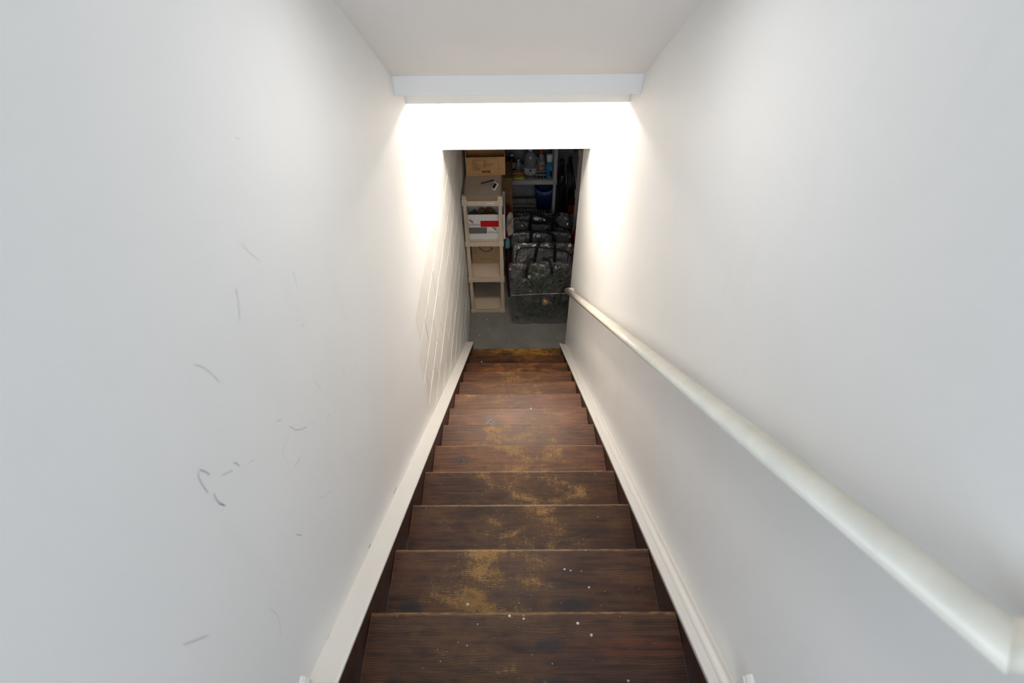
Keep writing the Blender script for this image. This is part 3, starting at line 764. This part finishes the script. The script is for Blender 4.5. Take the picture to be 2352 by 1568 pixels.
# ------------------------------------------------------------------ printed sack hanging off the unit
def lump(name, c, r, mat, parent=None, sub=3, amp=.2, sc_=6, seed=0):
    bm = bmesh.new(); bmesh.ops.create_icosphere(bm, subdivisions=sub, radius=1)
    for v in bm.verts:
        n = v.co.normalized(); k = 1 + amp * noise.noise(n * sc_ * .35 + Vector((seed, 0, 0))) + amp * .4 * noise.noise(n * sc_ + Vector((0, seed, 0)))
        p = Vector((abs(n.x) ** .7 * math.copysign(1, n.x), abs(n.y) ** .7 * math.copysign(1, n.y), abs(n.z) ** .7 * math.copysign(1, n.z)))
        v.co = Vector((c[0] + p.x * r[0] * k, c[1] + p.y * r[1] * k, c[2] + p.z * r[2] * k))
    return obj(name, bm, mat, parent, True)
sk = thing('printed_sack', 'crumpled red and cream printed sack squeezed beside the white carton', 'sack', (-.054, 4.50, 0))
lump('body', (-.005, .02, .90), (.030, .12, .20), 'red_cloth', sk, 3, .18, 6, 2)
lump('cream_panel', (.016, -.09, .985), (.038, .030, .13), 'sack_print', sk, 3, .18, 5, 3)
lump('teal_panel', (-.010, -.10, .765), (.024, .03, .065), 'sack_teal', sk, 3, .18, 5, 4)
lump('lower_body', (.0, .02, .34), (.022, .13, .40), 'maroon', sk, 3, .15, 5, 8)
bm = bmesh.new()
for i in range(5): add_box(bm, (-.008 + i * .009, -.124, .985 + i * .008), (-.005 + i * .009, -.120, 1.03 + i * .010))
o = obj('print_strokes', bm, 'black_ink', sk); o['kind'] = 'stuff'

# ------------------------------------------------------------------ clear storage bags
def bag(label, x0, x1, y, d, h, mat, seed, arch=None, straps=(), rz=0, fill='dark_fill', seam=None, top_r=.07, flare=.0):
    w = x1 - x0
    t = thing('storage_bag', label, 'bag', ((x0 + x1) / 2, y + d / 2, 0), rz, 'clear storage bags standing in a row')
    bm = bmesh.new(); NX, NZ, ND = 26, 30, 10
    # a box skin with soft corners, creased by noise
    def skin(u, v, wv):     # unit cube -1..1 to bag
        X = u * w / 2; Y = wv * d / 2; Z = (v + 1) / 2 * h
        # rounded top corners seen from the front
        r = top_r; ex = abs(X) - (w / 2 - r); ez = Z - (h - r)
        if ex > 0 and ez > 0:
            L = math.hypot(ex, ez); 
            if L > r: X = math.copysign(w / 2 - r + ex / L * r, X); Z = h - r + ez / L * r
        r2 = .05; ey = abs(Y) - (d / 2 - r2); ez = Z - (h - r2)
        if ey > 0 and ez > 0:
            L = math.hypot(ey, ez)
            if L > r2: Y = math.copysign(d / 2 - r2 + ey / L * r2, Y); Z = h - r2 + ez / L * r2
        tp = max(0, min(1, (Z / h - .45) / .55)); tp = tp * tp * (3 - 2 * tp)
        Y = -d / 2 + (Y + d / 2) * (1 - .72 * tp)
        X *= 1 - .13 * max(0, 1 - Z / .30) ** 1.5
        p = Vector((X, Y, Z)); a = .010
        q = p * 9 + Vector((seed * 3.1, seed, 0))
        n = Vector((noise.noise(q), noise.noise(q + Vector((9, 0, 0))), noise.noise(q + Vector((0, 9, 0))))) * a
        q2 = Vector((p.x * 20 + p.z * 14, p.y * 20, p.z * 26 - p.x * 10)) + Vector((seed, seed, 2))
        n += Vector((noise.noise(q2), noise.noise(q2 + Vector((7, 0, 0))), noise.noise(q2 + Vector((0, 7, 0))))) * .005
        if Z < .03: n.z = 0; 
        p += n
        bulge = .020 * math.cos(u * PI / 2) * math.sin(PI * min(1, Z / h))
        p.y += wv * bulge
        p.z = max(p.z, .002)
        return p
    cache = {}
    def vert(u, v, s):
        k = (round(u, 5), round(v, 5), round(s, 5))
        if k not in cache: cache[k] = bm.verts.new(skin(*k))
        return cache[k]
    def face(fn, n, m):
        for i in range(n):
            for j in range(m):
                q = [fn(-1 + 2 * a / n, -1 + 2 * b / m) for a, b in ((i, j), (i + 1, j), (i + 1, j + 1), (i, j + 1))]
                try: bm.faces.new([vert(*c) for c in q])
                except ValueError: pass
    face(lambda a, b: (a, b, -1), NX, NZ); face(lambda a, b: (a, b, 1), NX, NZ)
    face(lambda a, b: (-1, b, a), ND, NZ); face(lambda a, b: (1, b, a), ND, NZ)
    face(lambda a, b: (a, 1, b), NX, ND); face(lambda a, b: (a, -1, b), NX, ND)
    obj('shell', bm, mat, t, True)
    fy_ = -d / 2 - .022
    if arch:
        tube('piping', spline([(a - (x0 + x1) / 2, fy_, b) for a, b in arch], 5), .0055, 'webbing', t, 8)
    for s in straps:
        pts, wd = s[0], s[1]; side = s[2] if len(s) > 2 else (1, 0, 0)
        strap('handle', spline([(a - (x0 + x1) / 2, (fy_ - .004 if len(q) == 0 else q[0]), b) for a, b, *q in pts], 6), wd, side, 'webbing', t, .004)
    if seam:
        bm = bmesh.new(); add_tube(bm, spline([(a - (x0 + x1) / 2, fy_ - .002, b) for a, b in seam], 5), .0028, 6); obj('fold_seam', bm, 'vinyl_seam', t, True)
    if fill:
        lo = lump('stuffing', (0, .006, h * .44), (w * .45, d * .40, h * .41), fill, None, 4, .10, 9, seed)
        lo.name = 'bag_stuffing'; lo.location = ((x0 + x1) / 2, y + d / 2, .012); lo.rotation_euler = (0, 0, rz)
        return t, lo
    return t, None
vinyl('vinyl_seam', .95, (.8, .8, .8), (.75, .74, .73))
b1, _ = bag('foremost clear plastic storage bag full of dark greenery, standing on the grey floor', -.045, .575, 4.01, .20, .80, 'vinyl_clear', 1.0, None,
    [([(.121, .655), (.117, .70), (.119, .75), (.130, .80), (.150, .838, -.085), (.20, .835, -.05)], .028), ([(.365, .70), (.362, .75), (.352, .80), (.330, .836, -.085), (.275, .838, -.05)], .028)],
    .0, None, [(-.03, .430), (.10, .436), (.25, .444), (.40, .449), (.55, .452)])
b2, f2 = bag('second storage bag from the front, with thin black arched piping', .0, .60, 4.275, .165, .835, 'vinyl_milky', 2.0,
    [(.008, .56), (.014, .66), (.033, .765), (.078, .812), (.22, .820), (.405, .803), (.55, .742), (.588, .64), (.592, .56)],
    [([(.203, .60), (.207, .675), (.218, .76), (.228, .81), (.25, .862, -.085), (.30, .852, -.06)], .030), ([(.407, .60), (.406, .70), (.405, .78), (.402, .845), (.385, .866, -.085), (.36, .855, -.06)], .030)])
b3, f3 = bag('third storage bag from the front, black handles standing up square', -.025, .595, 4.505, .18, .80, 'vinyl_milky', 3.0, None,
    [([(.170, .60), (.170, .70), (.173, .78), (.178, .825), (.20, .845, -.11), (.27, .832, -.10), (.30, .815, -.08)], .034), ([(.410, .60), (.412, .70), (.408, .76), (.398, .800), (.36, .822, -.11), (.31, .822, -.10), (.27, .81, -.08)], .034)])
b4, f4 = bag('fourth storage bag from the front, black handles drooping to the right', -.012, .602, 4.755, .145, .83, 'vinyl_milky', 4.0,
    [(-.008, .60), (-.004, .70), (.002, .80), (.03, .815), (.164, .795), (.40, .745), (.58, .692), (.597, .64), (.60, .56)],
    [([(.164, .60), (.166, .68), (.172, .78), (.180, .83), (.198, .885, -.09), (.26, .862, -.08), (.34, .835, -.09), (.43, .78), (.47, .715)], .036), ([(.411, .60), (.411, .70), (.408, .78), (.425, .835), (.44, .85, -.09), (.36, .79), (.26, .775), (.19, .79)], .036)])
b5, f5 = bag('rearmost storage bag, only its shiny top showing', .0, .625, 4.97, .18, .715, 'vinyl_milky', 5.0,
    [(-.002, .55), (.01, .66), (.05, .70), (.13, .728)], [([(.40, .60), (.41, .68), (.43, .72), (.47, .735, -.10), (.50, .70)], .03)])
for f_, lb in ((f2, 'second storage bag'), (f3, 'third storage bag'), (f4, 'fourth storage bag'), (f5, 'rearmost storage bag')):
    tag(f_, 'dark packed contents inside the %s of the row' % lb, 'contents', 'contents of the storage bags')
# greenery inside the first bag
gx, gy = .265, 4.12
core = lump('greenery_core', (gx, gy + .01, .37), (.255, .075, .34), 'green_fill', None, 4, .10, 10, 6)
tag(core, 'dark green artificial greenery packed in the foremost bag', 'greenery')
bm = bmesh.new(); rg = random.Random(9)
for i in range(2600):
    x = rg.uniform(-.02, .55); z = rg.uniform(.03, .74)
    if rg.random() < (z - .5) * 2: continue
    y = gy - .075 - rg.uniform(0, .022) + .03 * (abs(x - gx) / .28) ** 4
    a = rg.gauss(.5 + 2 * noise.noise(Vector((x * 5, z * 5, 0))), .7); L = rg.uniform(.012, .030); w = .0016
    dx, dz = math.cos(a), math.sin(a)
    q = [(x, z), (x + dx * L * .5 - dz * w, z + dz * L * .5 + dx * w), (x + dx * L, z + dz * L), (x + dx * L * .5 + dz * w, z + dz * L * .5 - dx * w)]
    dy = rg.uniform(-.006, .006)
    bm.faces.new([bm.verts.new((a_, max(gy - .112, y + dy * k), max(b_, .012))) for k, (a_, b_) in enumerate(q)])
o = obj('pine_needles', bm, 'pine_green', core); o['kind'] = 'stuff'
orn = thing('bauble', 'gold round bauble showing through the foremost bag', 'ornament', (.318, 4.052, .283))
bm = bmesh.new(); bmesh.ops.create_uvsphere(bm, u_segments=24, v_segments=16, radius=.042); obj('ball', bm, 'gold', orn, True)
lathe('cap', [(.010, .040), (.010, .050), (.004, .052)], 'gold', orn, (0, 0, 0), 12)
strap('ribbon', spline([(.0, .006, -.04), (-.008, .012, -.08), (-.004, .018, -.12), (-.012, .022, -.15)], 5), .034, (1, 0, 0), 'gold', orn)
rib = strap('red_ribbon', spline([(.36, 4.045, .36), (.41, 4.040, .43), (.46, 4.040, .48), (.49, 4.044, .55)], 6), .075, (.8, 0, -.5), 'maroon')
tag(rib, 'dark red ribbon showing through the right side of the foremost bag', 'ribbon')
rib2 = strap('red_ribbon', spline([(.03, 4.045, .58), (.07, 4.040, .60), (.12, 4.040, .62)], 6), .06, (.3, 0, -.9), 'maroon')
tag(rib2, 'dark red ribbon at the upper left of the foremost bag', 'ribbon')

# ------------------------------------------------------------------ bottles on the back unit
Z3 = .936
def bottle(name, label, x, y, cat='bottle'): return thing(name, label, cat, (x, y, Z3), 0, 'bottles on the back shelf unit')
b = bottle('dark_bottle', 'black bottle with white cap, leftmost on the back shelf', -.018, 5.545)
lathe('body', [(.038, 0), (.041, .004), (.041, .115), (.036, .135), (.018, .150), (.014, .165)], 'amber_brown', b)
lathe('cap', [(.015, .160), (.015, .180), (.012, .182)], 'white_plastic', b)
lathe('label', [(.0415, .03), (.0418, .031), (.0418, .10), (.0415, .101)], 'label_peach', b)
b = bottle('small_bottle', 'small clear grey bottle beside the black bottle', .057, 5.50)
lathe('body', [(.032, 0), (.035, .003), (.035, .085), (.028, .105), (.014, .122), (.012, .130)], 'clear_grey', b)
lathe('cap', [(.013, .126), (.013, .142), (.010, .144)], 'white_plastic', b)
lathe('label', [(.0353, .015), (.0356, .016), (.0356, .075), (.0353, .076)], 'label_blue', b)
b = bottle('vinegar_jug', 'large clear jug with cream label on the slotted shelf', .187, 5.44)
lathe('body', [(.062, 0), (.072, .008), (.073, .10), (.069, .112), (.072, .125), (.073, .20), (.064, .235), (.035, .265), (.019, .28)], 'clear_grey', b, (0, 0, 0), 32)
lathe('cap', [(.021, .276), (.021, .300), (.018, .302)], 'white_plastic', b)
lathe('label', [(.0736, .012), (.0742, .013), (.0742, .098), (.0736, .099)], 'label_cream', b, (0, 0, 0), 32)
lathe('label_band', [(.0744, .012), (.0748, .013), (.0748, .020), (.0744, .021)], 'label_green', b, (0, 0, 0), 32)
def wrap_text(body, size, z, r, mat, parent, a0, name='lettering'):
    """letters bent round a bottle"""
    o = text(name, body, size, mat, parent, (0, 0, 0), (0, 0, 0), .0006)
    for v in o.data.vertices:
        a = -PI / 2 + a0 + v.co.x / r; rr = r + v.co.z; zz = z + v.co.y
        v.co = (rr * math.cos(a), rr * math.sin(a), zz)
    return o
wrap_text('WHITE', .020, .045, .0746, 'label_green', b, -.62); wrap_text('VINEGAR', .023, .024, .0746, 'label_green', b, -.80)
dm = box('emblem', (-.011, -.0760, .070), (.011, -.0735, .092), 'label_green', b); 
tubeh = tube('grip', spline([(.055, -.02, .215), (.082, -.03, .19), (.084, -.03, .13), (.066, -.025, .105)], 5), .008, 'clear_grey', b, 8)
b = bottle('spray_bottle', 'clear bottle with orange cap next to the jug', .312, 5.53)
lathe('body', [(.036, 0), (.040, .004), (.040, .13), (.034, .165), (.020, .195), (.016, .205)], 'clear_grey', b)
lathe('cap', [(.019, .200), (.019, .228), (.011, .245), (.009, .262)], 'orange_cap', b)
lathe('label', [(.0403, .02), (.0407, .021), (.0407, .115), (.0403, .116)], 'label_peach', b)
lathe('label_top', [(.0409, .06), (.0411, .061), (.0411, .075), (.0409, .076)], 'orange_cap', b)
b = bottle('aerosol_can', 'blue aerosol can with white cap at the right of the back shelf', .392, 5.375, 'spray can')
lathe('body', [(.030, 0), (.033, .004), (.033, .185), (.030, .196)], 'blue_can', b)
bm = bmesh.new(); sg = 10
for i in range(sg):
    a0 = -PI/2 + .25 + i * 1.3 / sg; a1 = -PI/2 + .25 + (i + 1) * 1.3 / sg; R_ = .0337
    for z0_, z1_ in ((.02, .085),): bm.faces.new([bm.verts.new((R_ * math.cos(a), R_ * math.sin(a), z)) for a, z in ((a0, z0_), (a1, z0_), (a1, z1_), (a0, z1_))])
obj('navy_print', bm, 'navy', b); bm = bmesh.new()
for i in range(sg):
    a0 = -PI/2 + .4 + i * 1.1 / sg; a1 = -PI/2 + .4 + (i + 1) * 1.1 / sg; R_ = .0337
    bm.faces.new([bm.verts.new((R_ * math.cos(a), R_ * math.sin(a), z)) for a, z in ((a0, .09), (a1, .09), (a1, .135), (a0, .135))])
obj('pink_print', bm, 'pink_print', b)
lathe('cap', [(.032, .192), (.033, .195), (.032, .262), (.026, .268)], 'white_plastic', b)
pkt = thing('snack_packet', 'glossy yellow packet lying at the front of the back shelf', 'packet', (.055, 5.345, Z3))
def pillow(name, lo, hi, h, mat, parent, seed, rot=0):
    bm = bmesh.new(); n = 16; g = {}
    for top in (1, -1):
        for i in range(n + 1):
            for j in range(n + 1):
                u, v = i / n, j / n; edge = i in (0, n) or j in (0, n)
                if edge and top < 0: g[(i, j, -1)] = g[(i, j, 1)]; continue
                e = (math.sin(PI * u) * math.sin(PI * v)) ** .45 if not edge else 0
                z = h / 2 + top * e * h / 2 + (noise.noise(Vector((u * 6 + seed, v * 6, top))) * .008 if not edge else .004 * noise.noise(Vector((u * 9, v * 9, seed))))
                g[(i, j, top)] = bm.verts.new((lo[0] + u * (hi[0] - lo[0]), lo[1] + v * (hi[1] - lo[1]), max(z, .001)))
    for top in (1, -1):
        for i in range(n):
            for j in range(n):
                try: bm.faces.new([g[(a, b_, top)] for a, b_ in ((i, j), (i + 1, j), (i + 1, j + 1), (i, j + 1))])
                except ValueError: pass
    return obj(name, bm, mat, parent, True)
pillow('pouch', (-.070, -.040), (.070, .030), .035, 'snack_yellow', pkt, 1)
p2 = thing('snack_packet', 'orange brown packet behind the yellow packet on the back shelf', 'packet', (.03, 5.43, Z3))
pillow('pouch', (-.085, -.045), (.085, .035), .050, 'snack_orange', p2, 4)

# blue bin on the second shelf of the back unit
bn = thing('waste_bin', 'dark blue plastic bin with curved rim on the slotted shelf', 'bin', (.355, 5.485, .484))
bm = bmesh.new(); n = 40; rings = []
for (zf, ww, dd) in ((0, .088, .072), (.15, .100, .082), (.295, .111, .092), (.295, .104, .085), (.02, .085, .068)):
    ring = []
    for i in range(n):
        a = 2 * PI * i / n; c, s = math.cos(a), math.sin(a)
        X = ww * math.copysign(abs(c) ** .45, c); Y = dd * math.copysign(abs(s) ** .45, s)
        z = zf
        if zf > .25 and s < 0: z -= .045 * max(0, 1 - (X / ww) ** 2) * (-s) ** .5
        ring.append(bm.verts.new((X, Y, z)))
    rings.append(ring)
for a, b_ in zip(rings, rings[1:]):
    for i in range(n): bm.faces.new((a[i], a[(i + 1) % n], b_[(i + 1) % n], b_[i]))
bm.faces.new(rings[0][::-1]); bm.faces.new(rings[-1])
obj('body', bm, 'blue_bin', bn, True)
rim = []
for i in range(n + 1):
    a = 2 * PI * i / n; c, s = math.cos(a), math.sin(a); X = .111 * math.copysign(abs(c) ** .45, c); Y = .092 * math.copysign(abs(s) ** .45, s)
    rim.append((X, Y, .295 - (.045 * max(0, 1 - (X / .111) ** 2) * (-s) ** .5 if s < 0 else 0)))
tube('rim', rim, .005, 'blue_bin', bn, 6)

# ------------------------------------------------------------------ things in the dark corner on the right
sbag = thing('bin_bag', 'tall shiny black plastic bag in the dark between the shelf units', 'bag', (.53, 5.30, 0))
lump('body', (0, 0, .52), (.045, .10, .52), 'black_plastic', sbag, 4, .14, 8, 3)
lump('neck', (-.01, -.02, 1.10), (.030, .04, .10), 'black_plastic', sbag, 3, .2, 6, 5)
rcse = thing('red_case', 'bright red plastic case on the right-hand shelf unit', 'case', (.715, 5.42, .484))
box('body', (-.095, -.09, 0), (.095, .09, .075), 'red_case', rcse, .008, 3); box('lid', (-.098, -.093, .075), (.098, .093, .110), 'red_case', rcse, .008, 3)
mc = thing('maroon_bundle', 'dark maroon folded bundle stacked on the red case', 'bundle', (.718, 5.42, .596))
box('fold', (-.09, -.085, 0), (.09, .085, .035), 'maroon', mc, .012, 3); box('fold', (-.088, -.08, .036), (.088, .085, .075), 'maroon', mc, .014, 3); box('fold', (-.085, -.08, .076), (.086, .08, .11), 'maroon', mc, .014, 3)
lb = thing('folded_stand', 'black folded stand leaning against the right-hand shelf unit', 'stand', (.605, 5.18, 0))
tube('tube', [(-.02, .0, .0), (-.01, .0, 1.25)], .012, 'black_plastic', lb); tube('tube', [(-.01, .0, 1.25), (.0, -.10, 1.20), (.020, -.27, 1.06)], .016, 'black_plastic', lb)
lathe('hinge', [(.02, -.02), (.022, 0), (.02, .02)], 'black_plastic', lb, (-.01, 0, 1.25), 14)
hk = tube('foot', [(-.02, 0, .0), (-.10, .02, .012)], .010, 'black_plastic', lb)
pole = thing('metal_pole', 'thin silver pole standing upright in the dark right corner', 'pole', (.622, 5.66, 0))
tube('shaft', [(0, 0, .02), (0, 0, .90)], .006, 'steel', pole); lathe('tip', [(.008, 0), (.008, .025)], 'black_plastic', pole, (0, 0, 0), 10); lathe('top_knob', [(.005, .89), (.010, .90), (.010, .925), (.004, .935)], 'steel', pole, (0, 0, 0), 12)
rt_ = thing('red_tote', 'red cloth tote bag on the floor behind the storage bags by the right wall', 'bag', (.672, 4.70, 0))
lump('body', (0, 0, .33), (.045, .16, .33), 'red_case', rt_, 3, .12, 6, 2)
strap('handle', spline([(0, -.08, .64), (0, -.06, .74), (0, 0, .78), (0, .06, .74), (0, .08, .64)], 6), .03, (1, 0, 0), 'red_case', rt_)
